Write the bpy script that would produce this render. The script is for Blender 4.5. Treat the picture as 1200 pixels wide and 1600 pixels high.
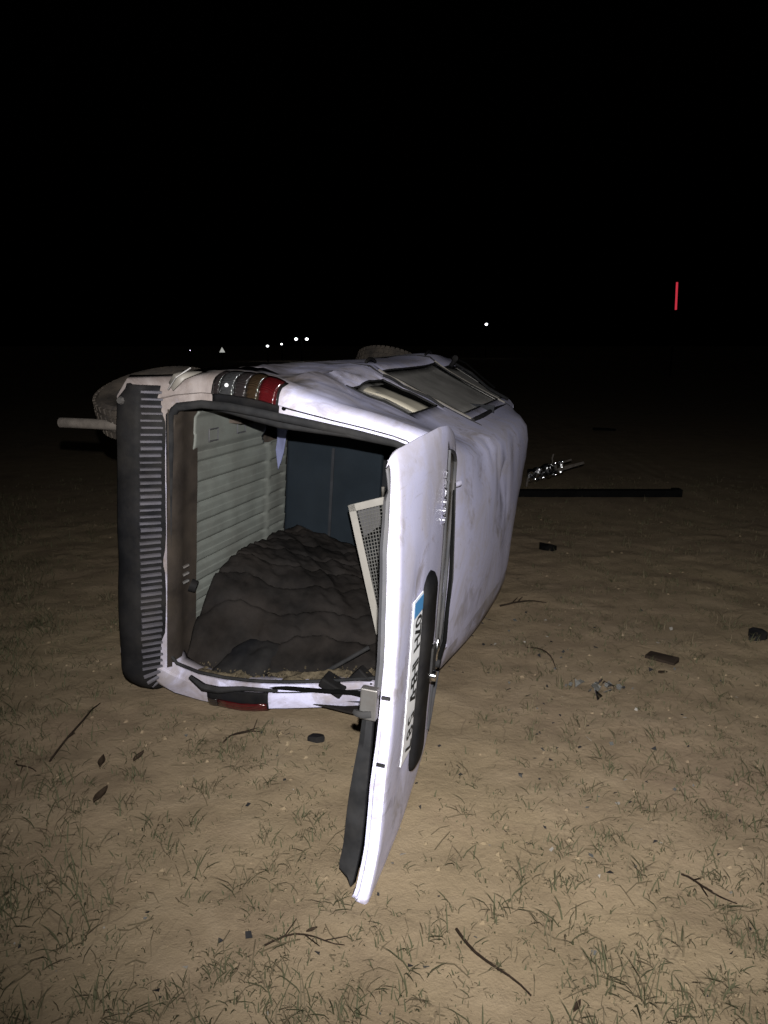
import bpy, bmesh, math, random
from mathutils import Vector, Matrix, noise
random.seed(7)
R = math.radians
for o in list(bpy.data.objects):
    bpy.data.objects.remove(o)
scene = bpy.context.scene
C = scene.collection

# ------------------------------------------------------------------ camera
CAMH = 1.75
cam_d = bpy.data.cameras.new('camera')
cam_d.sensor_fit = 'HORIZONTAL'; cam_d.sensor_width = 36; cam_d.lens = 36.0
cam_d.clip_start = 0.05; cam_d.clip_end = 5000
cam = bpy.data.objects.new('camera', cam_d); C.objects.link(cam)
cam.location = (0, 0, CAMH); cam.rotation_euler = (R(90 - 12.22), 0, 0)
scene.camera = cam
# ------------------------------------------------------------------ world: a moonless night sky
world = bpy.data.worlds.new('World'); scene.world = world; world.use_nodes = True
wn = world.node_tree.nodes; bg = wn['Background']
sky = wn.new('ShaderNodeTexSky'); sky.sky_type = 'NISHITA'; sky.sun_disc = False
sky.sun_elevation = R(-4); sky.sun_rotation = R(200)
world.node_tree.links.new(sky.outputs[0], bg.inputs[0]); bg.inputs[1].default_value = 0.004
# ------------------------------------------------------------------ hand-held flash beside the lens
ld = bpy.data.lights.new('flash', 'SPOT'); ld.energy = 1230; ld.spot_size = R(110); ld.spot_blend = 1.0
ld.shadow_soft_size = 0.012; ld.color = (1.0, 0.985, 0.97)
lo = bpy.data.objects.new('flash', ld); C.objects.link(lo)
lo.location = (0.02, -0.05, CAMH + 0.17)
lo.rotation_euler = (Vector((0.75, 4.6, 1.25)) - Vector(lo.location)).to_track_quat('-Z', 'Y').to_euler()
sd = bpy.data.lights.new('fill_sun', 'SUN'); sd.energy = 0.012; sd.angle = R(3); sd.color = (.85, .9, 1.0)  # added weak fill to lift the far ground, no real source
so_ = bpy.data.objects.new('fill_sun', sd); C.objects.link(so_); so_.rotation_euler = (R(48), 0, R(40))
# ------------------------------------------------------------------ exposure
vs = scene.view_settings
vs.view_transform = 'Standard'; vs.look = 'None'; vs.exposure = 0.0; vs.gamma = 1.0; vs.use_curve_mapping = False
scene.render.engine = 'CYCLES'

# ================================================================== materials
class NT:
    def __init__(s, name):
        s.m = bpy.data.materials.new(name); s.m.use_nodes = True
        s.t = s.m.node_tree; s.b = s.t.nodes['Principled BSDF']
        s.out = s.t.nodes['Material Output']
        s.co = s.t.nodes.new('ShaderNodeTexCoord').outputs['Object']
    def n(s, typ, **k):
        x = s.t.nodes.new(typ)
        for a, v in k.items(): setattr(x, a, v)
        return x
    def l(s, a, b): s.t.links.new(a, b)
    def noise(s, scale, detail=4, rough=.55, dist=0, vec=None):
        x = s.n('ShaderNodeTexNoise'); x.inputs['Scale'].default_value = scale; x.inputs['Detail'].default_value = detail
        x.inputs['Roughness'].default_value = rough; x.inputs['Distortion'].default_value = dist
        s.l(vec or s.co, x.inputs['Vector']); return x.outputs['Fac']
    def ramp(s, fac, stops):
        x = s.n('ShaderNodeValToRGB'); e = x.color_ramp.elements
        while len(e) < len(stops): e.new(.5)
        for q, (p, c) in zip(e, stops):
            q.position = p; q.color = (c if len(c) == 4 else (*c, 1)) if not isinstance(c, (int, float)) else (c, c, c, 1)
        s.l(fac, x.inputs[0]); return x.outputs[0]
    def mix(s, fac, a, b, blend='MIX'):
        x = s.n('ShaderNodeMix', data_type='RGBA', blend_type=blend)
        for sock, v in ((x.inputs[0], fac), (x.inputs[6], a), (x.inputs[7], b)):
            if isinstance(v, (int, float)): sock.default_value = v
            elif isinstance(v, tuple): sock.default_value = (*v, 1)
            else: s.l(v, sock)
        return x.outputs[2]
    def math(s, op, a, b=0.0, clamp=False):
        x = s.n('ShaderNodeMath', operation=op, use_clamp=clamp)
        for sock, v in ((x.inputs[0], a), (x.inputs[1], b)):
            if isinstance(v, (int, float)): sock.default_value = v
            else: s.l(v, sock)
        return x.outputs[0]
    def bump(s, h, strength, dist=.01):
        x = s.n('ShaderNodeBump'); x.inputs['Strength'].default_value = strength; x.inputs['Distance'].default_value = dist
        s.l(h, x.inputs['Height']); s.l(x.outputs[0], s.b.inputs['Normal'])
    def setp(s, **k):
        for a, v in k.items():
            sock = s.b.inputs[a.replace('_', ' ')]
            if isinstance(v, (int, float)): sock.default_value = v
            elif isinstance(v, tuple): sock.default_value = (*v, 1)
            else: s.l(v, sock)
        return s

def plain(name, col, rough=.6, var=.25, scale=12, metal=0, bump=0, dirt=None, dirt_amt=.5, spec=None):
    t = NT(name)
    f = t.noise(scale, 5)
    lo = tuple(c * (1 - var) for c in col); hi = tuple(min(1, c * (1 + var)) for c in col)
    c = t.ramp(f, [(.3, lo), (.7, hi)])
    if dirt:
        g = t.ramp(t.noise(scale * .45, 6, .65), [(.52 - .25 * dirt_amt, 0), (.75 - .15 * dirt_amt, 1)])
        c = t.mix(t.math('MULTIPLY', g, dirt_amt, True), c, dirt)
    if spec is None: spec = .5 if metal else max(.04, min(.4, 2.5 * max(col)))
    t.setp(Base_Color=c, Roughness=rough, Metallic=metal, Specular_IOR_Level=spec)
    if bump: t.bump(t.noise(scale * 6, 4), bump, .004)
    return t.m

DUST = (.19, .145, .10)
def paint_mat():
    t = NT('white_paint')
    base = t.mix(t.noise(3, 3), (.55, .55, .76), (.63, .62, .82))
    sep = t.n('ShaderNodeSeparateXYZ'); t.l(t.co, sep.inputs[0])
    # dried mud thrown over the left rear quarter: strongest low down and to the rear
    q = t.math('MULTIPLY_ADD', sep.outputs[0], -.55); q.node.inputs[2].default_value = 1.0
    q2 = t.math('MULTIPLY_ADD', sep.outputs[2], -4.0); q2.node.inputs[2].default_value = 4.75
    left = t.math('GREATER_THAN', sep.outputs[1], .52)
    zone = t.math('MULTIPLY', t.math('MULTIPLY', t.math('MAXIMUM', q, 0.0, True), t.math('MAXIMUM', q2, 0.0, True)), t.math('MULTIPLY', left, .80))
    low = t.math('MULTIPLY', t.math('SUBTRACT', .70, sep.outputs[2]), 2.2)
    right = t.math('MULTIPLY', t.math('LESS_THAN', sep.outputs[1], -.5), t.math('GREATER_THAN', sep.outputs[0], -.08))
    zone = t.math('MAXIMUM', t.math('MAXIMUM', zone, low), t.math('MULTIPLY', right, .24))
    n1 = t.noise(4.2, 8, .66, .6)
    mud = t.math('ADD', t.math('SUBTRACT', n1, .535), t.math('MULTIPLY', t.math('MAXIMUM', zone, 0.0), .55))
    mudf = t.ramp(mud, [(.0, 0), (.11, .55), (.3, .92)])
    c = t.mix(mudf, base, t.mix(t.noise(22, 5), (.085, .062, .043), (.22, .172, .128)))
    # scuffs: long thin scratches along the body and grey smears
    mp = t.n('ShaderNodeMapping'); mp.inputs['Scale'].default_value = (1.2, 34, 34); mp.inputs['Rotation'].default_value = (.2, .3, .25); t.l(t.co, mp.inputs[0])
    sc = t.ramp(t.noise(2.2, 6, .7, vec=mp.outputs[0]), [(.63, 0), (.70, .5)])
    c = t.mix(sc, c, (.36, .33, .33))
    sm = t.ramp(t.noise(2.6, 8, .66, 1.4), [(.44, 0), (.57, .42), (.72, .68)])
    c = t.mix(sm, c, (.36, .32, .31))
    sp = t.ramp(t.noise(60, 3, .6), [(.68, 0), (.74, .6)])
    c = t.mix(sp, c, (.25, .2, .16))
    r = t.ramp(t.math('ADD', mudf, sm), [(0, .34), (.6, .75)])
    t.setp(Base_Color=c, Roughness=r, Specular_IOR_Level=.4, Coat_Weight=.12, Coat_Roughness=.25)
    t.bump(t.math('ADD', t.math('MULTIPLY', mudf, .6), t.math('MULTIPLY', t.noise(40, 3), .15)), .15, .006)
    return t.m
M = {}
M['paint'] = paint_mat()
M['black_plastic'] = plain('black_plastic', (.008, .008, .009), .6, .3, 9, dirt=(.030, .027, .024), dirt_amt=.5, bump=.2)
M['grey_plastic'] = plain('grey_plastic', (.055, .055, .06), .6, .2, 9, dirt=(.09, .075, .06), dirt_amt=.4)
M['rib_plastic'] = plain('rib_plastic', (.075, .072, .085), .5, .3, 9, dirt=(.07, .06, .052), dirt_amt=.5)
M['rubber'] = plain('rubber', (.018, .018, .019), .7, .3, 14, dirt=(.06, .055, .05), dirt_amt=.3)
M['tyre'] = plain('tyre', (.022, .020, .019), .85, .3, 16, dirt=(.066, .054, .043), dirt_amt=.8, bump=.5)
M['steel'] = plain('steel', (.20, .195, .19), .5, .2, 20, metal=.85, dirt=(.15, .12, .1), dirt_amt=.5)
M['rust'] = plain('rusty_steel', (.075, .064, .055), .8, .4, 18, dirt=(.12, .105, .09), dirt_amt=.5, bump=.4)
M['chrome'] = plain('chrome', (.75, .75, .77), .16, .1, 20, metal=1)
M['under'] = plain('underbody', (.045, .04, .036), .85, .3, 10, dirt=(.12, .09, .07), dirt_amt=.6)
M['floor_panel'] = plain('floor_panel', (.145, .155, .140), .6, .12, 6, dirt=(.082, .076, .066), dirt_amt=.55)
M['slate'] = plain('slate_panel', (.0115, .0155, .020), .8, .15, 5, dirt=(.017, .020, .023), dirt_amt=.3)
M['trim_brown'] = plain('sill_trim', (.028, .023, .020), .6, .3, 9, dirt=(.06, .047, .035), dirt_amt=.5)
M['lining'] = plain('dark_lining', (.022, .023, .026), .9, .3, 9)
M['carpet'] = plain('carpet', (.011, .0100, .0096), .95, .6, 6, dirt=(.028, .023, .020), dirt_amt=.6, bump=.9)
M['carpet2'] = plain('grey_mat', (.016, .0148, .0148), .9, .5, 5, dirt=(.030, .026, .023), dirt_amt=.45, bump=.5)
M['straw'] = plain('straw_litter', (.070, .056, .036), .95, .55, 22, bump=.8)
M['card'] = plain('cardboard', (.40, .365, .29), .85, .08, 7, dirt=(.35, .31, .25), dirt_amt=.35)
M['cream'] = plain('cream_metal', (.22, .205, .18), .5, .15, 10, dirt=(.12, .10, .085), dirt_amt=.5)
M['blue_cloth'] = plain('blue_cloth', (.12, .13, .22), .9, .2, 8)
M['plate'] = plain('plate_white', (.86, .86, .88), .35, .03, 8)
M['plate_blue'] = plain('plate_blue', (.06, .26, .55), .35, .1, 8)
M['ink'] = plain('ink_black', (.02, .02, .02), .5, .1, 8)
M['twig'] = plain('twig_bark', (.020, .014, .010), .9, .4, 40)
M['leaf'] = plain('dead_leaf', (.026, .018, .012), .85, .4, 30)
M['dark_metal'] = plain('dark_metal', (.004, .004, .004), .95, .3, 10)
M['wood'] = plain('old_wood', (.022, .016, .012), .9, .3, 14, bump=.5)
M['wire_grey'] = plain('wire_grey', (.085, .083, .078), .6, .2, 12)
M['sign_face'] = plain('sign_face', (.75, .75, .75), .5, .05, 5)

def lens(name, col, rough=.12):
    t = NT(name)
    w = t.n('ShaderNodeTexWave'); w.inputs['Scale'].default_value = 55; t.l(t.co, w.inputs[0])
    d = t.ramp(t.noise(14, 6, .7), [(.55, 0), (.72, .7)])
    t.setp(Base_Color=t.mix(d, col, tuple(x * .6 + .02 for x in col)), Roughness=rough, Coat_Weight=.7, Coat_Roughness=.06)
    t.bump(w.outputs['Fac'], .8, .004); return t.m
M['red_lens'] = lens('red_lens', (.048, .004, .005)); M['amber_lens'] = lens('amber_lens', (.022, .014, .008)); M['clear_lens'] = lens('clear_lens', (.03, .03, .031))
M['smoke_lens'] = lens('smoked_lens', (.016, .013, .013))

def glass_mat(name, dust, amount, tint=(.03, .035, .035)):
    t = NT(name)
    d = t.ramp(t.noise(5, 7, .62, .8), [(.25, dust * .55 if isinstance(dust, float) else tuple(x * .6 for x in dust)), (.8, dust)])
    t.setp(Base_Color=d, Roughness=.35, Specular_IOR_Level=.5, Coat_Weight=.5, Coat_Roughness=.05)
    tr = t.n('ShaderNodeBsdfTransparent'); tr.inputs[0].default_value = (.55, .6, .58, 1)
    mx = t.n('ShaderNodeMixShader'); f = t.ramp(t.noise(3.3, 6, .6, .5), [(.3, amount * .75), (.7, min(1, amount * 1.2))])
    t.l(f, mx.inputs[0]); t.l(tr.outputs[0], mx.inputs[1]); t.l(t.b.outputs[0], mx.inputs[2]); t.l(mx.outputs[0], t.out.inputs[0])
    return t.m
M['side_glass'] = glass_mat('dusty_side_glass', (.60, .575, .54), .97)
M['rear_glass'] = glass_mat('dusty_rear_glass', (.30, .25, .19), .9)
M['shard_glass'] = glass_mat('shard_glass', (.20, .195, .185), .5)

def emit(name, col, s):
    m = bpy.data.materials.new(name); m.use_nodes = True; nt = m.node_tree; nt.nodes.clear()
    e = nt.nodes.new('ShaderNodeEmission'); e.inputs[0].default_value = (*col, 1); e.inputs[1].default_value = s
    o = nt.nodes.new('ShaderNodeOutputMaterial'); nt.links.new(e.outputs[0], o.inputs[0]); return m
M['lamp_white'] = emit('lamp_white', (.9, .92, 1.0), 6); M['lamp_red'] = emit('lamp_red', (1.0, .06, .10), .50)

def ground_mat():
    t = NT('field_soil')
    big = t.noise(.55, 5, .6); mid = t.noise(3.2, 7, .62, .4); fine = t.noise(26, 7, .7); grit = t.noise(140, 3, .7)
    c = t.ramp(mid, [(.28, (.140, .103, .067)), (.52, (.194, .146, .095)), (.74, (.234, .180, .121))])
    c = t.mix(t.ramp(big, [(.40, 0), (.62, .42)]), c, (.235, .186, .106))
    c = t.mix(t.ramp(t.noise(1.1, 6, .65), [(.52, 0), (.7, .38)]), c, (.185, .124, .094))
    c = t.mix(t.ramp(fine, [(.60, 0), (.76, .6)]), c, (.095, .070, .047))
    c = t.mix(t.ramp(grit, [(.62, 0), (.75, .35)]), c, (.21, .18, .14))
    vo = t.n('ShaderNodeTexVoronoi', feature='DISTANCE_TO_EDGE'); vo.inputs['Scale'].default_value = 5.5
    wv = t.mix(.12, t.co, t.n('ShaderNodeTexNoise').outputs['Color']); t.l(wv, vo.inputs['Vector'])
    crack = t.ramp(vo.outputs['Distance'], [(.0, .55), (.022, 0)])
    c = t.mix(t.math('MULTIPLY', crack, t.ramp(t.noise(1.7, 3), [(.48, 0), (.62, .8)])), c, (.052, .039, .027))
    t.setp(Base_Color=c, Roughness=.95, Specular_IOR_Level=.15)
    h = t.math('ADD', t.math('MULTIPLY', fine, .5), t.math('ADD', mid, t.math('MULTIPLY', grit, .18)))
    t.bump(h, .5, .03)
    return t.m
M['soil'] = ground_mat()
def grass_mat(name, a, b):
    t = NT(name); t.setp(Base_Color=t.mix(t.noise(1.7, 5, .7), a, b), Roughness=.8, Specular_IOR_Level=.2); return t.m
M['grass'] = grass_mat('grass_blade', (.034, .036, .017), (.074, .069, .038))
M['grass_dry'] = grass_mat('grass_dry', (.055, .043, .026), (.13, .102, .062))

# ================================================================== helpers
class MB:
    def __init__(s): s.v = []; s.f = []; s.mi = []
    def add(s, vs_, fs, mi=0):
        o = len(s.v); s.v += [tuple(p) for p in vs_]; s.f += [tuple(i + o for i in f) for f in fs]; s.mi += [mi] * len(fs)
    def box(s, c, d, rot=None, mi=0):
        x, y, z = (k / 2 for k in d); P = [Vector((a * x, b * y, e * z)) for e in (-1, 1) for a, b in ((-1, -1), (1, -1), (1, 1), (-1, 1))]
        if rot is not None: P = [rot @ p for p in P]
        s.add([Vector(c) + p for p in P], [(0, 3, 2, 1), (4, 5, 6, 7), (0, 1, 5, 4), (1, 2, 6, 5), (2, 3, 7, 6), (3, 0, 4, 7)], mi)
    def hexa(s, bot, top, mi=0):      # 4+4 points
        s.add(list(bot) + list(top), [(0, 3, 2, 1), (4, 5, 6, 7), (0, 1, 5, 4), (1, 2, 6, 5), (2, 3, 7, 6), (3, 0, 4, 7)], mi)
    def tube(s, pts, r, n=8, mi=0, caps=True):
        pts = [Vector(p) for p in pts]; rr = r if isinstance(r, (list, tuple)) else [r] * len(pts); V = []
        up = None
        for i, p in enumerate(pts):
            d = (pts[min(i + 1, len(pts) - 1)] - pts[max(i - 1, 0)]).normalized()
            if up is None: up = d.orthogonal().normalized()
            a = (up - d * up.dot(d)).normalized(); b = d.cross(a); up = a
            V += [p + (a * math.cos(k * 2 * math.pi / n) + b * math.sin(k * 2 * math.pi / n)) * rr[i] for k in range(n)]
        F = [(i * n + k, i * n + (k + 1) % n, (i + 1) * n + (k + 1) % n, (i + 1) * n + k) for i in range(len(pts) - 1) for k in range(n)]
        if caps: F += [tuple(range(n - 1, -1, -1)), tuple((len(pts) - 1) * n + k for k in range(n))]
        s.add(V, F, mi)
    def grid(s, rows, mi=0, skip=None):
        m = len(rows[0]); V = [p for r in rows for p in r]
        F = [(i * m + j, i * m + j + 1, (i + 1) * m + j + 1, (i + 1) * m + j) for i in range(len(rows) - 1) for j in range(m - 1) if not (skip and skip(i, j))]
        s.add(V, F, mi)
    def build(s, name, mats, parent=None, smooth=None, solid=0, bevel=0, sub=0, recalc=True):
        me = bpy.data.meshes.new(name); me.from_pydata(s.v, [], s.f)
        for m in (mats if isinstance(mats, (list, tuple)) else [mats]): me.materials.append(M[m] if isinstance(m, str) else m)
        me.polygons.foreach_set('material_index', s.mi)
        if recalc:
            bm = bmesh.new(); bm.from_mesh(me); bmesh.ops.remove_doubles(bm, verts=bm.verts, dist=1e-5); bmesh.ops.recalc_face_normals(bm, faces=bm.faces); bm.to_mesh(me); bm.free()
        if smooth is not None:
            me.polygons.foreach_set('use_smooth', [True] * len(me.polygons)); me.set_sharp_from_angle(angle=R(smooth))
        o = bpy.data.objects.new(name, me); C.objects.link(o)
        if parent is not None: o.parent = parent
        if sub: k = o.modifiers.new('sub', 'SUBSURF'); k.levels = sub; k.render_levels = sub
        if solid: k = o.modifiers.new('solid', 'SOLIDIFY'); k.thickness = solid; k.offset = -1
        if bevel: k = o.modifiers.new('bevel', 'BEVEL'); k.width = bevel; k.segments = 2; k.limit_method = 'ANGLE'
        return o
def tag(o, label=None, cat=None, group=None, kind=None):
    if label: o['label'] = label
    if cat: o['category'] = cat
    if group: o['group'] = group
    if kind: o['kind'] = kind
    return o
def empty(name, loc=(0, 0, 0), mat=None):
    o = bpy.data.objects.new(name, None); C.objects.link(o); o.empty_display_size = .1
    if mat is not None: o.matrix_world = mat
    else: o.location = loc
    return o
def ss(a, b, x):
    t = max(0.0, min(1.0, (x - a) / (b - a))); return t * t * (3 - 2 * t)
def lerp(a, b, t): return a + (b - a) * t
def interp(x, tab):
    if x <= tab[0][0]: return tab[0][1]
    for (x0, y0), (x1, y1) in zip(tab, tab[1:]):
        if x <= x1: return y0 + (y1 - y0) * (x - x0) / (x1 - x0)
    return tab[-1][1]
def fbm(x, y, z=0, o=4): return noise.fractal(Vector((x, y, z)), 1.0, 2.0, o)

# ================================================================== ground
def gz(x, y):
    h = .018 * fbm(x * .7, y * .7, 3) + .011 * fbm(x * 3.1, y * 3.1, 9, 3) + .006 * fbm(x * 8.5, y * 8.5, 4, 2)
    h += .05 * ss(14, 60, math.hypot(x, y)) * fbm(x * .03, y * .03, 1)
    return h - .008
def axis(lo, hi, step, far_lo, far_hi):
    a = []; n = int((hi - lo) / step)
    a = [lo + i * step for i in range(n + 1)]
    s = step; x = lo; L = []
    while x > far_lo: s *= 1.25; x -= s; L.append(x)
    s = step; x = hi; Hh = []
    while x < far_hi: s *= 1.25; x += s; Hh.append(x)
    return L[::-1] + a + Hh
xs = axis(-3.2, 4.2, .04, -1500, 1500); ys = axis(1.0, 7.5, .04, -400, 2500)
g = MB(); g.grid([[(x, y, gz(x, y)) for x in xs] for y in ys])
ground = g.build('ground', 'soil', smooth=60, recalc=False); tag(ground, kind='structure')

# ================================================================== the van (modelled upright: x forward, y left, z up)
psi, rho = R(17), R(4)
Fv = Vector((math.sin(psi), math.cos(psi), 0)); U0 = Vector((math.cos(psi), -math.sin(psi), 0)); Zv = Vector((0, 0, 1))
Uv = U0 * math.cos(rho) - Zv * math.sin(rho); Lv = Zv * math.cos(rho) + U0 * math.sin(rho)
VO = Vector((-1.562, 3.696, .886))
VM = Matrix(((Fv.x, Lv.x, Uv.x, VO.x), (Fv.y, Lv.y, Uv.y, VO.y), (Fv.z, Lv.z, Uv.z, VO.z), (0, 0, 0, 1)))
van = empty('overturned_van', mat=VM)
tag(van, 'crashed white van lying on its side with its tailgate hanging open', 'van')

ROWZ = [.22, .22, .22, .28, .42, .58, .72, .86, .98, 1.05, 1.12, 1.19, 1.26, 1.33, 1.40, 1.47, 1.54, 1.60, 1.66, 1.74, 1.80, 1.845, 1.87, 1.885, 1.895, 1.90]
ROWY = [0, .40, .66, .75, .785, .805, .815, .815, .81]
NR = len(ROWZ)
def kk(a, side): return (.25 + .15 * ss(.1, 1.0, a)) if side > 0 else (.16 - .09 * ss(.2, 1.4, a))
def rail(a, side): return .80 - kk(a, side) * (1.74 - 1.0)
def side_y(a, z, side):
    if z <= .98:
        tab = list(zip(ROWZ[2:9], ROWY[2:9])); return interp(z, tab)
    return .80 - kk(a, side) * (z - 1.0) + .01 * math.exp(-((z - 1.0) / .05) ** 2)
def a_rear(z): return .0 + .17 * ss(.95, 1.95, z) ** 1.0
def a_front(z): return interp(z, [(.98, 4.10), (1.05, 3.86), (1.26, 3.72), (1.66, 3.42), (1.80, 3.32), (1.9, 3.25)])
def warp_a(t, z):
    if t < .7: return a_rear(z) + t * (.7 - a_rear(z)) / .7
    if t > 3.0: return 3.0 + (t - 3.0) * (a_front(z) - 3.0) / 1.1
    return t
def dent(a, y, z):
    """crash damage, displacement of the shell in metres (dy, dz)"""
    dy = dz = 0.0
    if y > .3 and z < 1.75:
        w = ss(1.75, 1.2, z)
        dy -= w * (.030 * ss(2.2, .9, a) * max(0, .25 + fbm(a * 2.3, z * 3.1, 2, 3)) + .012 * ss(3, 1.2, a) * abs(fbm(a * 5, z * 7, 5, 3)))
        dy -= .05 * math.exp(-((a - 1.0) / .38) ** 2 - ((z - .78) / .16) ** 2)
        dy -= .028 * math.exp(-((a - .38) / .12) ** 2 - ((z - .95) / .08) ** 2)
        dy += .05 * math.exp(-((a - 3.5) / .4) ** 2 - ((z - .9) / .25) ** 2)
        dy += .018 * math.exp(-((a - 1.6) / .35) ** 2 - ((z - .93) / .10) ** 2)
        for (p0, p1, dep, wid) in ((( .25, 1.05), (1.05, .70), .030, .07), ((.55, .62), (1.35, 1.00), .026, .08), ((.15, .78), (.75, .92), .022, .05), ((1.1, .55), (2.2, .80), .022, .09)):
            dx_, dz_ = p1[0] - p0[0], p1[1] - p0[1]; L_ = math.hypot(dx_, dz_); u_ = ((a - p0[0]) * dx_ + (z - p0[1]) * dz_) / L_ / L_
            d_ = abs((a - p0[0]) * dz_ - (z - p0[1]) * dx_) / L_; dy -= dep * max(0, 1 - d_ / wid) * ss(-.1, .15, u_) * ss(1.1, .85, u_)
    if z > 1.70:
        w = ss(1.70, 1.82, z)
        for (p0, p1, dep, wid) in (((.45, .42), (1.75, .18), .016, .07), ((1.15, .50), (1.75, .02), .020, .06), ((1.3, .1), (2.1, .40), .014, .06), ((.9, -.55), (1.9, -.30), .014, .09)):
            dx_, dz_ = p1[0] - p0[0], p1[1] - p0[1]; L_ = math.hypot(dx_, dz_); u_ = ((a - p0[0]) * dx_ + (y - p0[1]) * dz_) / L_ / L_
            d_ = abs((a - p0[0]) * dz_ - (y - p0[1]) * dx_) / L_; dz -= w * dep * max(0, 1 - d_ / wid) * ss(-.05, .15, u_) * ss(1.05, .85, u_)
        # roof: pushed out along the ground side, falling away to the screen at the front
        dz += w * (.02 * ss(.0, -.7, y) * ss(.6, 1.9, a) + .105 * (1 - math.exp(-(a - .12) / .75)) - .055)
        fall = 2.0 + .55 * ss(-.3, .35, y)
        dz -= w * .30 * max(0, a - fall) ** 1.6
        dz += w * .018 * ss(.1, .45, y) * ss(.6, 2.4, a) * ss(3.4, 2.4, a)
        if y > .2: dz -= w * .014 * math.exp(-((a - 1.05) / .16) ** 2) * ss(.2, .5, y)
    return dy, dz
def shell(t, r, side):
    z = ROWZ[r]; a = warp_a(t, z)
    if r < 2: y = ROWY[r]
    elif z <= 1.74: y = side_y(a, z, side)
    else:
        f = interp(z, [(1.74, 1), (1.80, .955), (1.845, .87), (1.87, .72), (1.885, .52), (1.895, .27), (1.9, 0)])
        y = rail(a, side) * f
    if z > 1.74 and r == NR - 1: y = 0.0
    y0 = y * side
    if z > 1.74:   # the roof panel is sheared towards the ground side with its rails
        m = (rail(a, 1) - rail(a, -1)) / 2; f = 0 if z >= 1.9 else y / rail(a, side)
        y0 = y * side if r < NR - 1 else 0.0
        y0 += m * (1 - f)
    dy, dz = dent(a, y0, z)
    return Vector((a, y0 + dy, z + dz))
# opening of the tailgate, half outline
INY = [(.56, .60), (.60, .645), (.68, .668), (.85, .668), (1.0, .655), (1.2, .632), (1.4, .603), (1.6, .57), (1.70, .54), (1.755, .47)]
def inner(r, side):
    z = ROWZ[r]
    if r <= 2: return Vector((0, ROWY[r] * .9 * side, .55))
    if z < .6: return Vector((0, lerp(.60, .645, ss(.22, .6, z)) * side, lerp(.55, .595, ss(.22, .6, z))))
    if z <= 1.66: return Vector((0, interp(z, INY) * side, z))
    f = interp(z, [(1.66, 0), (1.74, .18), (1.80, .4), (1.845, .6), (1.87, .75), (1.885, .86), (1.895, .94), (1.9, 1)])
    y = lerp(.555, 0, f ** 1.25); zz = 1.66 + .115 * min(1, f * 2.2) ** .7
    return Vector((0, y * side, zz))
def rear_pt(r, side, k):
    """k: 0 outer edge .. 5 inner return of the tailgate frame"""
    o = shell(.12, r, side); i = inner(r, side); rk = a_rear(ROWZ[r]) * 1.0
    wts = [(0, .0), (.10, -.055), (.30, -.085), (.66, -.098), (.70, -.085), (.97, -.085), (1.0, -.06), (1.02, .03)]
    if side < 0 and ROWZ[r] >= .58: wts = [(0, -.045), (.06, -.080), (.36, -.094), (.66, -.098), (.70, -.085), (.97, -.085), (1.0, -.06), (1.02, .03)]
    w, da = wts[k]
    p = o.lerp(i, w); p.x = lerp(o.x, .10 + rk, .5) + da if (k or (side < 0 and ROWZ[r] >= .58)) else o.x
    return p
stations = sorted(set([.12, .2, .3, .4, .5, .6, .7, .78, .84, .92, 1.0, 1.1, 1.2, 1.3, 1.4, 1.5, 1.6, 1.7, 3.2, 3.28, 3.4, 3.5, 3.6, 3.7, 3.8, 3.9, 4.0, 4.1] + [1.7 + .1 * i for i in range(1, 15)]))
fine = []
for p, q in zip(stations, stations[1:]): fine += [p, (2 * p + q) / 3, (p + 2 * q) / 3]
stations = fine + [stations[-1]]
NK = 8
cols = [(r, -1) for r in range(NR - 1)] + [(NR - 1, 1)] + [(r, 1) for r in range(NR - 2, -1, -1)]
def in_win(t, z, t0, t1, z0, z1): return t0 - 1e-6 <= t <= t1 + 1e-6 and z0 - 1e-6 <= z <= z1 + 1e-6
WIN = {'quarter': (.84, 1.5, 1.12, 1.47), 'rear_door': (1.7, 3.2, 1.05, 1.60), 'front_door': (3.28, 4.0, 1.12, 1.60)}
def face_cut(t0, t1, z0, z1, side, r0, r1):
    tm = (t0 + t1) / 2; zm = (z0 + z1) / 2
    if 'x' and min(r0, r1) >= 9 and max(r0, r1) <= 18:
        for (a, b, c, d) in WIN.values():
            if a < tm < b and c < zm < d: return True
    if min(r0, r1) >= 1 and max(r0, r1) <= 5 and (.12 < tm < .95 or 2.95 < tm < 3.75): return True
    return False
body = MB(); rows = []
for k in range(NK - 1, 0, -1): rows.append([rear_pt(r, s, k) for r, s in cols])
nrear = len(rows)
for t in stations: rows.append([shell(t, r, s) for r, s in cols])
def skip(i, j):
    if i < nrear:
        return False
    (r0, s0), (r1, s1) = cols[j], cols[j + 1]
    return face_cut(stations[i - nrear], stations[i - nrear + 1], ROWZ[r0], ROWZ[r1], s0, r0, r1)
body.grid(rows, skip=skip)
# nose and scuttle: close the front between left and right flanks, leaving the windscreen opening
last = rows[-1]; n = len(cols)
for r in range(0, NR - 1):
    if 9 <= r < 18: continue
    A, B = last[r], last[r + 1]; D, E_ = last[n - 1 - r], last[n - 2 - r]
    seg = 8
    body.grid([[A.lerp(D, k / seg) + Vector((.10 * math.sin(math.pi * k / seg), 0, 0)) for k in range(seg + 1)], [B.lerp(E_, k / seg) + Vector((.10 * math.sin(math.pi * k / seg), 0, 0)) for k in range(seg + 1)]])
bo = body.build('body', 'paint', van, smooth=38, solid=.004)
ws = MB()
ws.grid([[last[r].lerp(last[n - 1 - r], k / 8) + Vector((.10 * math.sin(math.pi * k / 8) - .004, 0, 0)) for k in range(9)] for r in range(9, 19)])
ws.build('windscreen', 'side_glass', van, smooth=40)

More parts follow.
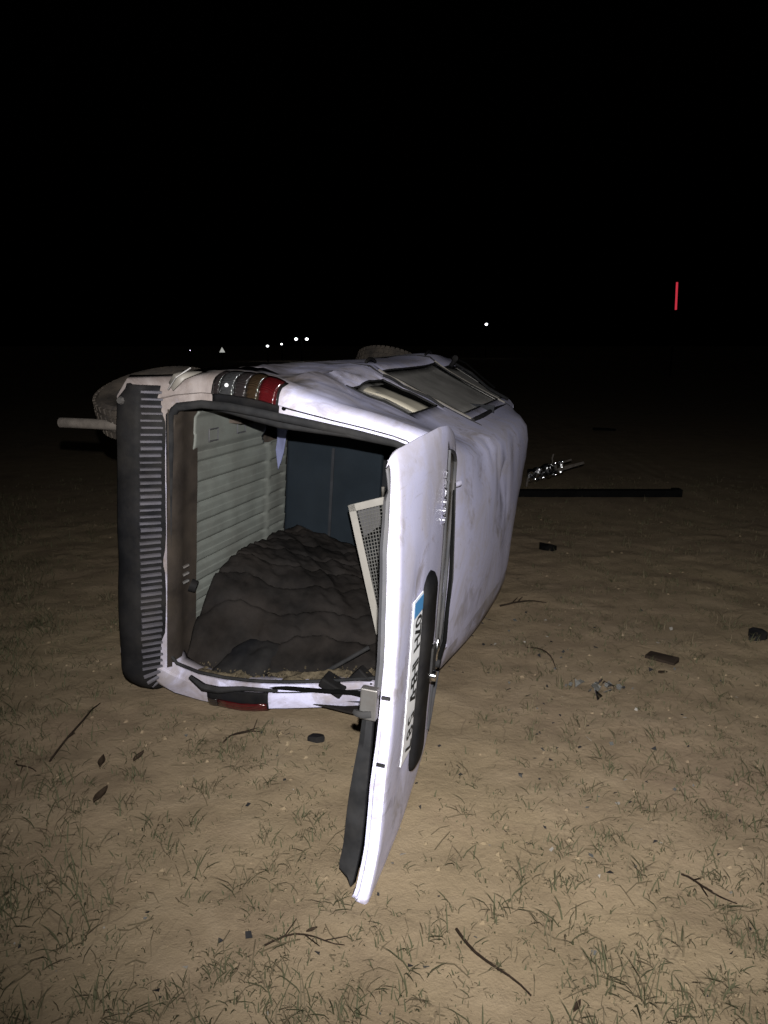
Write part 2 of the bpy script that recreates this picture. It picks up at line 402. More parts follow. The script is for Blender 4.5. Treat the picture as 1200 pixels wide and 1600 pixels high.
# ---- side windows on both flanks, seals and dividers
def on_side(a, z, side, off=0.0):
    """a point of the flank at a, z (z <= 1.74), off metres outside the skin"""
    y = side_y(a, z, side) * side
    dy, dz = dent(a, y, z); nrm = Vector((0, side, kk(a, side) if z > .98 else 0)).normalized()
    return Vector((warp_front(a, z), y + dy, z + dz)) + nrm * off
def warp_front(a, z): return warp_a(a, z) if a > 3.0 or a < .7 else a
GN = {'quarter': ('quarter_window', 'side_glass'), 'rear_door': ('rear_door_window', 'side_glass'), 'front_door': ('front_door_window', 'side_glass')}
for side in (1, -1):
    for key, (a0, a1, z0, z1) in WIN.items():
        w = MB(); nz, na = 8, 14
        w.grid([[on_side(lerp(a0, a1, i / na), lerp(z0, z1, j / nz), side, -.012) for i in range(na + 1)] for j in range(nz + 1)])
        wo = w.build(GN[key][0], GN[key][1], van, smooth=50, solid=.004)
        loop = [(lerp(a0, a1, i / 12), z0) for i in range(12)] + [(a1, lerp(z0, z1, i / 8)) for i in range(8)] + [(lerp(a1, a0, i / 12), z1) for i in range(12)] + [(a0, lerp(z1, z0, i / 8)) for i in range(9)]
        sl = MB(); sl.tube([on_side(a, z, side, .000) for a, z in loop], .007, 6, caps=False); sl.build('seal', 'rubber', wo, smooth=60)
# door seams, handles, rub strip on the left flank: fine dark lines
def strip(pts, w, name, mat, off=.003, rr=.0025):
    m = MB(); m.tube([on_side(a, z, 1, off) for a, z in pts], w, 5); return m.build(name, mat, van, smooth=60)
def lin(p, q, n=14): return [(lerp(p[0], q[0], i / n), lerp(p[1], q[1], i / n)) for i in range(n + 1)]
strip(lin((1.60, .45), (1.60, 1.73)), .006, 'door_seam', 'rubber', .000)
strip(lin((3.24, .45), (3.24, 1.70)), .006, 'door_seam', 'rubber', .000)
for a0 in (1.72, 3.30):
    m = MB(); m.tube([on_side(a0 + .02 * i, .93 + .0 * i, 1, .006 + .022 * math.sin(math.pi * i / 10)) for i in range(11)], .011, 6); m.build('door_handle', 'black_plastic', van, smooth=60)
# the chromed window pillar trims that catch the light
for a0 in (1.655, 3.235):
    m = MB(); P_ = [on_side(a0, lerp(1.04, 1.66, i / 12), 1, .002) for i in range(13)]; m.tube(P_, .009, 6); m.build('window_pillar', 'cream', van, smooth=60)
m = MB(); m.tube([on_side(1.545 + .006 * math.sin(i * 1.3), lerp(1.10, 1.5, i / 12), 1, .012 + .006 * math.sin(i * .9)) for i in range(13)], .010, 6); m.build('loose_seal', 'rubber', van, smooth=60)
m = MB(); m.tube([on_side(lerp(1.62, 3.05, i / 12), 1.675 + .004 * math.sin(i * .6), 1, .004) for i in range(13)], [.015 * math.sin(math.pi * min(1, (i + 1.2) / 13) ** .6) + .003 for i in range(13)], 6); m.build('gutter_strip', 'rubber', van, smooth=60)
# mirror
m = MB(); bb = on_side(3.55, 1.13, 1, 0)
m.tube([bb, bb + Vector((.02, .035, .015)), bb + Vector((.02, .06, .035))], [.022, .02, .018], 8)
mo = m.build('mirror_arm', 'black_plastic', van, smooth=60)
m = MB(); c = bb + Vector((.0, .075, .04))
m.tube([c + Vector((-.035, 0, .0)), c + Vector((-.03, 0, 0)), c + Vector((.03, 0, 0)), c + Vector((.06, 0, 0))], [.008, .026, .022, .008], 10); m.build('mirror', 'black_plastic', van, smooth=50)
# bent wiper and scuttle debris at the screen
m = MB(); m.tube([on_side(3.75, 1.12, 1, .03), on_side(3.62, 1.3, 1, .05), on_side(3.52, 1.5, 1, .02), on_side(3.42, 1.66, 1, .03)], .012, 6); m.build('screen_seal', 'rubber', van, smooth=60)
m = MB(); m.tube([on_side(3.9, 1.05, 1, .05), on_side(3.78, 1.2, 1, .085), on_side(3.66, 1.42, 1, .06), on_side(3.56, 1.52, 1, .05)], .008, 6); m.build('wiper_arm', 'dark_metal', van, smooth=60)

# ---- rear lights
def rear_surface(side, z, w, out=0.0):
    z_ = z; # point on the rear corner at height z; w 0 outer .. 1 inner
    for i in range(NR - 1):
        if ROWZ[i] <= z_ <= ROWZ[i + 1] and i >= 3: break
    f = (z_ - ROWZ[i]) / (ROWZ[i + 1] - ROWZ[i])
    kt = w * 3; k0 = min(4, int(kt)); kf = kt - k0
    A = rear_pt(i, side, k0).lerp(rear_pt(i, side, k0 + 1), kf); B = rear_pt(i + 1, side, k0).lerp(rear_pt(i + 1, side, k0 + 1), kf)
    p = A.lerp(B, f)
    w = min(w, 1); d = Vector((-(.25 + .75 * w), side * (1 - w) * .9, 0)).normalized()
    return p + d * out
for side in (1, -1):
    th = MB(); segs = [(.785, .815, 'smoke_lens'), (.818, .885, 'clear_lens'), (.888, .945, 'smoke_lens'), (.948, 1.005, 'amber_lens'), (1.008, 1.088, 'red_lens')]
    if side < 0: segs = [(.78, .83, 'smoke_lens'), (.833, 1.09, 'red_lens')]
    th.grid([[rear_surface(side, lerp(.775, 1.097, j / 14), lerp(.0, 1.62 if side > 0 else 1.3, i / 8), .004) for i in range(9)] for j in range(15)])
    hs = th.build('tail_light', 'black_plastic', van, smooth=40, solid=.012)
    for z0, z1, mt in segs:
        s_ = MB(); s_.grid([[rear_surface(side, lerp(z0, z1, j / 4), lerp(.0, .62, i / 8) if side < 0 else lerp(.03, 1.12, i / 8), .010 + .0025 * math.sin(math.pi * j / 4)) for i in range(9)] for j in range(5)])
        s_.build({'smoke_lens': 'dark_lens', 'clear_lens': 'reversing_lens', 'amber_lens': 'indicator_lens', 'red_lens': 'brake_lens'}[mt], mt, hs, smooth=40, solid=.006)
    if side > 0:
        bl = MB(); p = rear_surface(side, .85, .75, .012)
        bl.tube([p, p + Vector((-.006, 0, 0))], [.010, .006], 10); bl.build('lens_glint', 'plate', hs, smooth=50)  # white disc imitates the flash glinting in the clear lens
    for z in (1.135,):
        m = MB(); p = rear_pt(9, side, 5); p = p.lerp(rear_pt(10, side, 5), 1) + Vector((-.004, side * .03, 0)); m.tube([p, p + Vector((-.008, 0, 0))], [.011, .008], 8); m.build('screw', 'dark_metal', van, smooth=50)
# ---- rubber seal round the opening
half = [(inner(r, -1), ROWZ[r]) for r in range(3, NR)] + [(inner(r, 1), ROWZ[r]) for r in range(NR - 2, 2, -1)]
path = []
for p, z in half: path.append(Vector((a_rear(z) + .028, p.y * .985, p.z + (.0 if p.z > .62 else .004))))
path.append(path[0].copy())
m = MB(); m.tube(path, [.009 + .012 * ss(-.2, .5, p.y) for p in path], 7, caps=False); m.build('opening_seal', 'rubber', van, smooth=60)
m = MB(); m.tube([Vector((.075, .645, .72)), Vector((.06, .64, .85)), Vector((.055, .625, .98)), Vector((.06, .60, 1.10)), Vector((.10, .585, 1.4)), Vector((.16, .55, 1.64))], [.012, .02, .026, .020, .018, .014], 7); m.build('sagging_seal', 'rubber', van, smooth=60)

m = MB(); m.tube([rear_pt(r, 1, 4) + Vector((-.006, .0, 0)) for r in range(10, 20)], .0035, 5); m.build('pillar_seam', 'rubber', van)
m = MB(); m.tube([rear_pt(r, -1, 4) + Vector((-.006, .0, 0)) for r in range(10, 19)], .0035, 5); m.build('pillar_seam', 'rubber', van)
# ---- rear bumper with step ribs
def bpath(u):
    """u -1..1: from the end on the ground to the broken-off upper end"""
    if u > -.78:
        y = lerp(-.665, .725, (u + .78) / 1.78); return Vector((-.062 + .015 * (y / .7) ** 2, y, 0)), Vector((-1, .03 * (y > 0), 0)).normalized()
    t = (-.78 - u) / .22 * math.pi / 2 * 1.05; rad = .155
    return Vector((-.047 + rad * (1 - math.cos(t)) * 1.3, -.665 - rad * math.sin(t), 0)), Vector((-math.cos(t), -math.sin(t), 0))
BS = [(-.05, .312), (-.012, .320), (.010, .340), (.016, .38), (.014, .428), (.000, .452), (-.012, .457), (-.078, .512), (-.082, .532), (-.10, .548), (-.14, .552)]
m = MB(); rws = []
NB = 72
for i in range(NB + 1):
    u = -1 + 2 * i / NB; p, o = bpath(u); bend = .012 * fbm(i * .07, 2, 0, 2)
    lift = .05 * ss(.64, .72, p.y) + .13 * (1 - math.sqrt(max(0, 1 - max(0, (-.68 - p.y) / .15) ** 2)))
    rws.append([p + o * (d + bend) + Vector((0, 0, z + lift * ss(.56, .29, z))) for d, z in BS])
m.grid(rws); bump_o = m.build('rear_bumper', 'black_plastic', van, smooth=45, solid=.01)
NRIB = 46
rib_me = None
for i in range(NRIB):
    u = -.90 + 1.86 * i / (NRIB - 1)
    p, o = bpath(u); tan = Vector((-o.y, o.x, 0)) * random.uniform(.006, .0105)
    rj = random.uniform(-.003, .003); b0 = p + o * (.002 + rj) + Vector((0, 0, .452 - rj * .8)); b1 = p + o * (-.074 + rj) + Vector((0, 0, .515 - rj * .8)); up = (Vector((0, 0, 1)) * .8 + o * .6).normalized() * .011
    rb = MB(); sk = Vector((0, 0, 0))
    rb.hexa([b0 - tan, b0 + tan, b1 + tan, b1 - tan], [b0 - tan * .6 + up, b0 + tan * .6 + up, b1 + tan * .6 + up, b1 - tan * .6 + up])
    rb.build('rib', 'rib_plastic', bump_o)
m = MB(); m.tube([bpath(u)[0] + bpath(u)[1] * -.115 + Vector((0, 0, .553)) for u in [-.9 + 1.88 * i / 30 for i in range(31)]], .007, 6); m.build('bumper_edge_trim', 'grey_plastic', bump_o, smooth=60)
# bumper end bolt
m = MB(); p, o = bpath(.90); m.tube([p + o * .018 + Vector((0, 0, .36)), p + o * .03 + Vector((0, 0, .36))], [.02, .014], 8); m.build('bumper_bolt', 'steel', bump_o, smooth=40)

m = MB(); q0, q1, q2, q3 = Vector((-.015, .745, .575)), Vector((-.02, .71, .60)), Vector((.06, .80, .70)), Vector((.03, .80, .62))
m.grid([[q0, q1], [q0.lerp(q3, .5) + Vector((-.02, .01, 0)), q1.lerp(q2, .5) + Vector((-.025, .012, 0))], [q3, q2]]); m.build('bent_bracket', 'cream', van, smooth=30, solid=.006)
m = MB(); m.tube([(-.035, .715, .585), (-.03, .77, .62), (.02, .815, .665)], .004, 5); m.build('torn_edge', 'steel', van)
# ---- cargo bay: ribbed floor, sill trim, walls, bulkhead
m = MB(); nx, ny = 60, 220; rws = []
for j in range(ny + 1):
    y = lerp(-.66, .60, j / ny); row = []
    for i in range(nx + 1):
        x = lerp(.20, 1.34, i / nx)
        ph = ((y + .035) / .105) % 1.0
        g_ = math.exp(-((ph - .5) / .09) ** 2) * ss(.24, .30, x) * ss(1.32, 1.28, x) * (1 - math.exp(-((x - 1.08) / .035) ** 2)) * ss(.40, .36, y)
        z = .562 - .016 * g_ + .006 * (ph - .5) + .010 * ss(1.05, 1.10, x) + .003 * fbm(x * 5, y * 5, 3, 2)
        z += .020 * ss(.38, .43, y) + .02 * ss(.56, .60, y)
        row.append((x, y, z))
    rws.append(row)
def cut_floor(i, j):  # corner cut-out of the load floor beside the wheel house
    x = lerp(.20, 1.34, (i_x := j) / nx); y = lerp(-.66, .60, i / ny)
    return (x > .98 and y > .36 + .1 * 0) or (x > 1.0 and y > .34) or (y > .585 and x > .55)
m.grid(rws, skip=cut_floor)
fo = m.build('load_floor', 'floor_panel', van, smooth=35, solid=.008)
for cy, cx in ((.47, .36), (.48, .66)):
    b = MB(); w = .045
    b.tube([(cx - w, cy - .03, .596), (cx + w, cy - .03, .596), (cx + w, cy + .03, .596), (cx - w, cy + .03, .596), (cx - w, cy - .03, .596)], .004, 5); b.build('fixing_plate', 'grey_plastic', fo)
m = MB(); rws = []
for i in range(41):
    y = lerp(-.655, .62, i / 40); wv = .004 * fbm(y * 6, 1, 1, 2)
    rws.append([(.005, y, .556), (.03, y, .578 + wv), (.10, y, .582 + wv), (.13, y, .570 + wv), (.19, y, .574 + wv), (.235, y, .580 + wv), (.24, y, .556)])
m.grid(rws); sill = m.build('sill_trim', 'trim_brown', van, smooth=40)
m = MB()
for k, yy in enumerate((-.16, -.2, -.24)): m.tube([(.10, yy, .584), (.12, yy + .01, .60), (.15, yy, .585)], .008, 6)
m.build('latch_striker', 'steel', van, smooth=50)
m = MB(); m.tube([(.17, -.27, .585), (.18, -.28, .615)], [.035, .03], 12); m.build('latch_cover', 'black_plastic', van, smooth=40)
m = MB(); m.box((.93, -.10, 1.775), (1.5, .84, .012)); m.build('roof_lining', 'lining', van)
m = MB(); m.grid([[(a, (.70 - .25 * max(0, z - 1)) if s > 0 else 0, z) for a in (.16, .5, .82)] for s in (1,) for z in (.58, .8, 1.0, 1.3, 1.72)]); m.build('side_lining', 'lining', van)
m = MB(); m.grid([[(a, -(.745 - .12 * max(0, z - 1)), z) for a in (.10, .5, 1.0, 1.5, 1.9)] for z in (.56, .8, 1.0, 1.3, 1.72)]); m.build('side_lining', 'lining', van)
m = MB(); m.box((1.42, .0, .86), (.05, 1.36, .64)); bk = m.build('seat_back_panel', 'slate', van, bevel=.02)
m = MB(); m.box((1.392, -.20, .86), (.008, 1.0, .018)); m.build('panel_seam', 'lining', bk)
m = MB(); m.box((1.392, .46, 1.02), (.012, .10, .02)); m.build('seat_catch', 'steel', bk, bevel=.003)
m = MB(); m.tube([(1.37, .10, 1.205), (1.37, .02, 1.215)], .012, 8); m.build('seat_lever', 'cream', van, smooth=60)
m = MB(); m.box((2.3, 0, 1.1), (.02, 1.15, 1.2)); m.build('cab_bulkhead', 'lining', van)
m = MB(); m.box((1.2, 0, .40), (2.2, 1.05, .02)); m.build('underbody', 'under', van)
m = MB(); m.box((1.0, .52, .45), (.9, .02, .40)); m.build('wheel_house', 'under', van)
m = MB(); m.tube([(.05, -.69, .85), (.045, -.665, 1.1), (.05, -.628, 1.4), (.06, -.592, 1.66)], .011, 8); gs = m.build('gas_strut', 'dark_metal', van, smooth=60)
m = MB(); m.tube([(.055, -.615, 1.42), (.02, -.60, 1.55), (-.02, -.585, 1.66)], .006, 6); m.build('strut_rod', 'dark_metal', gs, smooth=60)
# tow of twisted seal lying over the lower light
m = MB(); m.tube([(-.02, -.665, .70), (-.03, -.70, .78), (-.025, -.70, .86), (.0, -.68, .97), (.01, -.66, 1.15)], [.012, .02, .018, .012, .008], 6); m.build('torn_seal', 'rubber', van, smooth=60)

# ---- wheels
def make_wheel(rad, wd):
    w = MB(); prof = [(rad * .62, -wd * .42), (rad * .72, -wd * .5), (rad * .90, -wd * .5), (rad * .975, -wd * .40), (rad, -wd * .2), (rad, wd * .2), (rad * .975, wd * .40), (rad * .90, wd * .5), (rad * .72, wd * .5), (rad * .62, wd * .42)]
    N = 48; w.grid([[(r_ * math.cos(t), y, r_ * math.sin(t)) for r_, y in prof] for t in [2 * math.pi * i / N for i in range(N + 1)]])
    blocks = MB()
    for i in range(44):
        t = 2 * math.pi * i / 44; ct, st = math.cos(t), math.sin(t)
        for yy, dw in ((-.36, .16), (-.12, .16), (.12, .16), (.36, .16)):
            rr = rad * (1.0 if abs(yy) < .2 else .985); sh = .02 * (1 if int(yy * 100) % 2 else -1)
            rot = Matrix.Rotation(-t, 3, 'Y')
            blocks.box((rr * math.cos(t + sh), yy * wd, rr * math.sin(t + sh)), (.014, dw * wd, .030), rot)
    rim = MB(); pr = [(rad * .64, wd * .40), (rad * .60, wd * .42), (rad * .56, wd * .30), (rad * .35, wd * .22), (rad * .18, wd * .34), (0.001, wd * .36)]
    rim.grid([[(r_ * math.cos(t), y, r_ * math.sin(t)) for r_, y in pr] for t in [2 * math.pi * i / 32 for i in range(33)]])
    rim.grid([[(r_ * math.cos(t), y, r_ * math.sin(t)) for r_, y in [(rad * .64, -wd * .4), (rad * .56, -wd * .3), (rad * .3, 0), (.001, .0)]] for t in [2 * math.pi * i / 32 for i in range(33)]])
    return w, blocks, rim
def wheel(loc, rot, rad=.30, wd=.18):
    w, b, r_ = make_wheel(rad, wd)
    e = w.build('wheel', 'tyre', van, smooth=35); e.location = loc; e.rotation_euler = rot
    b.build('tread_blocks', 'tyre', e); r_.build('rim', 'steel', e, smooth=40)
    return e
wheel((.464, .592, .197), (R(-3.7), 0, R(20)))
wheel((3.70, .70, .50), (0, 0, R(-26)))
wheel((.56, -.60, .26), (R(180), 0, 0)); wheel((3.30, -.60, .32), (R(180), 0, 0))
m = MB(); m.tube([(.55, -.55, .25), (.50, .50, .215)], .035, 10); m.build('rear_axle', 'under', van, smooth=60)
m = MB(); m.tube([(.30, .30, .36), (.24, .42, .33), (.205, .475, .25), (.20, .486, .15), (.20, .480, -.0), (.20, .468, -.188)], .026, 12, caps=False)
m.tube([(.20, .468, -.190), (.20, .480, 0), (.20, .486, .15)], .021, 12, caps=False)
m.build('exhaust_pipe', 'rust', van, smooth=50)

# ================================================================== tailgate, swung open
def tg_hw(x):    # half width at x (x = hinge .27 .. -.95)
    return interp(x, [(-.96, .715), (-.95, .728), (-.93, .737), (-.88, .742), (-.6, .740), (-.3, .725), (-.1, .70), (.1, .645), (.2, .60), (.27, .555)])
def tg_z(x, y):
    z = interp(x, [(-.96, 1.964), (-.945, 1.968), (-.9, 1.966), (-.6, 1.950), (-.15, 1.918), (0, 1.900), (.15, 1.879), (.27, 1.859)])
    k = interp(x, [(-.95, 1), (-.3, .45), (.1, .25), (.27, .2)])
    z -= k * (.042 * (max(0, y + .05) / .74) ** 2 + .016 * max(0, (y - .55) / .15) ** 2 if y > -.05 else .012 * ((-.05 - y) / .7) ** 2)
    z += .0025 * fbm(x * 3, y * 3, 4, 3)
    z -= .008 * math.exp(-((x + .67) / .07) ** 2) * ss(.44, .34, abs(y + .13))     # plate recess
    return z
def tg(x, v, off=0.0):
    """v -1..1 across"""
    hw = tg_hw(x); y = v * hw - .045 * ss(.27, -.9, x)
    return Vector((x - .085 * ss(-.60, -.79, y) * ss(-.80, -.96, x), y, tg_z(x, y) + off))
def tgy(x, y, off=0.0): return Vector((x, y, tg_z(x, y) + off))
XT = [.27, .255, .24, .2, .15, .1, .05, 0, -.05, -.09, -.12, -.16, -.2, -.25, -.3, -.36, -.42, -.45, -.48, -.52, -.56, -.6, -.66, -.72, -.78, -.83, -.88, -.92, -.942, -.952, -.96]
VT = [-1, -.985, -.96, -.92, -.86, -.8] + [-.7 + .1 * i for i in range(15)] + [.8, .86, .92, .96, .985, 1]
def tg_win(i, j): # opening for the rear glass
    x = (XT[i] + XT[i + 1]) / 2; v = (VT[j] + VT[j + 1]) / 2
    return -.12 < x < .24 and -.86 < v < .86
def roundoff(v): return .008 * max(0, (abs(v) - .96) / .04) ** 2
skin = MB(); skin.grid([[tg(x, v) - Vector((0, 0, roundoff(v))) for v in VT] for x in XT], skip=tg_win)
# folded edges: bottom flange facing the camera and side flanges
tail = empty('tailgate'); tail.parent = van
fl = []
edge = [tg(XT[-1], v) - Vector((0, 0, roundoff(v))) for v in VT]
FD = lambda v: interp(v, [(-1, .9), (-.5, 1.0), (-.2, .85), (.1, .72), (.6, .72), (.85, .5), (1, .3)])
FP = [(-.003, -.006), (.0, -.022), (.002, -.036), (.012, -.041), (.014, -.054), (.05, -.060)]
skin.grid([edge] + [[p + Vector((dx, 0, dz * FD(v))) for p, v in zip(edge, VT)] for dx, dz in FP])
for sgn in (1, -1):
    e0 = [tg(x, sgn) - Vector((0, 0, .008)) for x in XT]; fd = .35 if sgn > 0 else .9
    skin.grid([e0, [p + Vector((0, -.003 * sgn, -.02 * fd)) for p in e0], [p + Vector((0, -.02 * sgn, -.042 * fd)) for p in e0]])
sk_o = skin.build('outer_panel', 'paint', tail, smooth=42, solid=.003)
inn = MB(); inn.grid([[tg(x, v * .94) - Vector((0, 0, .034 + .024 * (abs(v) < .8) * (x > -.85))) for v in VT] for x in [q for q in XT if q > -.945]], skip=lambda i, j: -.10 < (XT[i] + XT[i + 1]) / 2 < .22 and -.8 < (VT[j] + VT[j + 1]) / 2 < .8)
inn.build('inner_trim', 'grey_plastic', tail, smooth=40, solid=.006)
# dark lower trim bulging out under the bottom edge (towards the ground side)
tr = MB(); N = 40; rws = []
for i in range(N + 1):
    v = lerp(-.93, -.06, i / N); p = tg(-.945, v); e_ = ss(0, .06, i / N) * ss(1.0, .97, i / N); b = lerp(.028, .055, ss(1, .3, i / N))
    rws.append([p + Vector((.012, 0, -.060)), p + Vector((-.012, 0, -.066)), p + Vector((-.018, 0, -.070 - b * .5 * e_)), p + Vector((-.006, 0, -.072 - b * e_)), p + Vector((.05, 0, -.076 - b * e_)), p + Vector((.12, 0, -.07))])
tr.grid(rws); tr.build('lower_trim', 'rubber', tail, smooth=45, solid=.005)
tr = MB(); rws = []
for i in range(N + 1):
    v = lerp(-.04, .90, i / N); p = tg(-.945, v); e_ = ss(1.0, .90, i / N)
    k_ = FD(v); rws.append([p + Vector((.03, 0, -.050 * k_)), p + Vector((.006, 0, -.056 * k_)), p + Vector((.0, 0, -.060 * k_ - .014 * e_)), p + Vector((.012, 0, -.064 * k_ - .024 * e_)), p + Vector((.12, 0, -.066 * k_))])
tr.grid(rws); tr.build('edge_seal', 'grey_plastic', tail, smooth=45, solid=.004)
# latch
m = MB(); p = tg(-.95, -.07)
m.box(p + Vector((-.018, 0, -.075)), (.03, .105, .055)); lt = m.build('latch', 'steel', tail, bevel=.004)
m = MB(); m.tube([p + Vector((-.035, -.028, -.062)), p + Vector((-.045, -.03, -.085)), p + Vector((-.04, -.032, -.105)), p + Vector((-.03, -.034, -.115))], .011, 6); m.build('latch_hook', 'rubber', lt, smooth=60)
for vv in (-.035, -.36):
    m = MB(); q = tg(XT[-1], vv) + Vector((-.006, 0, -.02)); m.box(q, (.008, .009, .028)); m.build('rubber_stop', 'rubber', tail)
# rear glass with seal, wiper
gx = [.235, .2, .15, .1, .05, 0, -.05, -.115]
w = MB(); w.grid([[tg(x, v * .85, -.006) for v in [-1 + .1 * i for i in range(21)]] for x in gx]); rg = w.build('rear_glass', 'rear_glass', tail, smooth=50, solid=.004)
lp = [tg(-.12, v) for v in [-.86 + .172 * i for i in range(10)]] + [tg(x, .86) for x in (-.12, -.05, .05, .15, .22)] + [tg(.24, v) for v in [.86 - .172 * i for i in range(10)]] + [tg(x, -.86) for x in (.24, .15, .05, -.05, -.12)]
m = MB(); m.tube([p + Vector((0, 0, .001)) for p in lp], .009, 6, caps=False); m.build('glass_seal', 'grey_plastic', rg, smooth=60)
m = MB(); m.tube([tgy(-.135, -.29, .02), tgy(-.08, -.22, .036), tgy(.02, .05, .03), tgy(.06, .27, .018), tgy(.065, .40, .012)], [.012, .009, .007, .006, .004], 6); wp = m.build('rear_wiper', 'dark_metal', tail, smooth=60)
m = MB(); m.tube([tgy(-.135, -.30, -.005), tgy(-.135, -.30, .03)], [.026, .018], 10); m.build('wiper_pivot', 'rubber', wp, smooth=45)
m = MB(); m.tube([tgy(.225, .40, .008), tgy(.245, .2, .015), tgy(.25, -.05, .026), tgy(.24, -.25, .02), tgy(.20, -.38, .006)], [.004, .008, .012, .010, .005], 6); m.build('peeled_seal', 'rubber', tail, smooth=60)
# handle bar over the plate: rounded black bar
m = MB(); y0, y1 = .195, -.585; xc, wx, hz = -.465, .105, .036; rws = []
for i in range(41):
    t = i / 40; y = lerp(y0, y1, t); e_ = min(1, min(t, 1 - t) / .09); e_ = math.sqrt(max(0, 1 - (1 - e_) ** 2))
    row = []
    for k in range(13):
        th_ = math.pi * k / 12; row.append(tgy(xc + wx * math.cos(th_) * (.35 + .65 * e_), y, -.004 + hz * (math.sin(th_) ** .55) * max(.05, e_)))
    rws.append(row)
m.grid(rws); hb = m.build('handle_bar', 'black_plastic', tail, smooth=50)
m = MB(); m.tube([tgy(-.40, -.235, .018), tgy(-.40, -.235, .050)], [.024, .020], 14); m.build('lock_barrel', 'chrome', hb, smooth=40)
m = MB(); m.box(tgy(-.43, -.15, .036), (.06, .10, .012)); m.build('release_pad', 'rubber', hb, bevel=.003)
# diamond emblem
m = MB(); cx, cy = -.12, -.265
dm = [(0, .062), (.036, 0), (0, -.062), (-.036, 0), (0, .062)]
m.tube([tgy(cx + a, cy + b, .010) for a, b in dm], .008, 6, caps=False); m.build('emblem', 'chrome', tail, smooth=60)
# number plate and characters
px0, px1, py0, py1 = -.735, -.605, .17, -.44
def plate_pt(x, y, off=0.0):
    a_, b_ = tgy(px0, y, .004), tgy(px1, y, .011); return a_.lerp(b_, (x - px0) / (px1 - px0)) + Vector((0, 0, off))
def plate_off(x): return lerp(.004, .011, (x - px0) / (px1 - px0))
m = MB(); m.grid([[tgy(x, lerp(py0, py1, i / 24), plate_off(x)) for i in range(25)] for x in (px0, px1)]); pl = m.build('number_plate', 'plate', tail, solid=.003)
m = MB(); m.grid([[plate_pt(lerp(px0 + .006, px1 - .006, j), lerp(py0 - .006, py0 - .062, i / 3), .003) for i in range(4)] for j in (0, 1)]); m.build('plate_band', 'plate_blue', tail)
def text_mesh(ch, size, extr=.0, offs=0.0):
    cu = bpy.data.curves.new('t', 'FONT'); cu.body = ch; cu.size = size; cu.extrude = extr; cu.align_x = 'CENTER'; cu.align_y = 'CENTER'; cu.offset = offs
    ob = bpy.data.objects.new('t', cu); C.objects.link(ob); dg = bpy.context.evaluated_depsgraph_get()
    me = bpy.data.meshes.new_from_object(ob.evaluated_get(dg)); bpy.data.objects.remove(ob); return me
for ch, f in zip('07H' + 'IHBH7' + '587', (.145, .205, .275, .395, .450, .505, .560, .615, .745, .835, .935)):
    me = text_mesh(ch, .122, 0, .0028); yc = lerp(py0, py1, f); ch_mb = MB()
    V = [plate_pt((px0 + px1) / 2 + v.co.y * .95, yc - v.co.x * .66, .0035) for v in me.vertices]
    ch_mb.add(V, [tuple(p.vertices) for p in me.polygons]); ch_mb.build('plate_character', 'ink', tail)
for k, ch in enumerate('KANGOO'):
    me = text_mesh(ch, .052, .004)
    V = [tgy(-.22 + v.co.y, .52 - .037 * k - v.co.x * .9, .008 + v.co.z) for v in me.vertices]
    bd = MB(); bd.add(V, [tuple(p.vertices) for p in me.polygons]); bd.build('badge_letter', 'chrome', tail)
# hinges
for y in (.38, -.42):
    m = MB(); m.tube([(.24, y, 1.845), (.30, y, 1.862), (.34, y, 1.868)], .014, 8); m.build('hinge', 'paint', tail, smooth=60)

# ================================================================== loose things in the cargo bay (world placed through the van's matrix)
def vthing(name, label, cat, loc):
    e = empty(name, mat=VM @ Matrix.Translation(loc)); tag(e, label, cat); return e
def vmesh(mb, name, mat, label, cat, **k):
    o = mb.build(name, mat, None, **k); o.matrix_world = VM; tag(o, label, cat); return o
m = MB(); rws = []
nx, nz = 110, 100
for i in range(nx + 1):
    a = lerp(.06, 1.385, i / nx); row = []
    for j in range(nz + 1):
        z = lerp(.585, 1.70, j / nz)
        y = -.69 + .37 * ss(.0, .75, a) * (1 - .35 * ss(.75, 1.6, z)) - .03 * ss(1.0, 1.6, z)
        y = lerp(y, -.285 + .03 * z, .85 * ss(1.0, .60, z) * ss(.05, .55, a))
        fold = abs(fbm(a * 1.1 + z * .5, (z * .9 + a * .75) * 3.6, 4, 3)); y += .022 * (.75 - 2.8 * min(fold, .40)) * ss(.05, .35, a)
        fold2 = abs(fbm(a * 5.5, z * 4.2 + a * 2, 8, 3)); y += .016 * (.6 - 2 * min(fold2, .4))
        cc = (a * .88 - z * .46) / .19 + .8 * fbm(a * 1.5, z * 1.5, 21, 2); tri = abs(cc % 1.0 - .5) * 2; y += (.030 * min(1, tri * 4.0) + .008 * fbm(a * 14, z * 14, 3, 3)) * ss(.05, .25, a)
        y -= .05 * ss(.24, .06, a) * (1 if z > .7 else .5)
        y = min(y, -.205 + .02 * fbm(a * 6, z * 6, 2, 2)); y = max(y, -.725)
        row.append((a + .015 * fbm(z * 5, a * 5, 6, 2), y, z))
    rws.append(row)
m.grid(rws); vmesh(m, 'carpet', 'carpet', 'dark rumpled carpet heaped along the low side of the cargo bay', 'carpet', smooth=80, solid=.006)
m = MB(); rws = []
for i in range(111):
    z = lerp(.66, 1.64, i / 110); row = []
    for j in range(9):
        t = j / 8; a = .045 + a_rear(z) * .9 + .13 * t
        h = max(0, .35 + 1.1 * fbm(z * 7, t * 2.5, 2, 3)) * math.sin(math.pi * t) ** .6 * ss(.66, .72, z)
        row.append((a, -interp(z, INY) - .004 + .036 * h + .008 * fbm(z * 40, t * 9, 5, 2) - .03 * (t == 1), z))
    rws.append(row)
m.grid(rws)
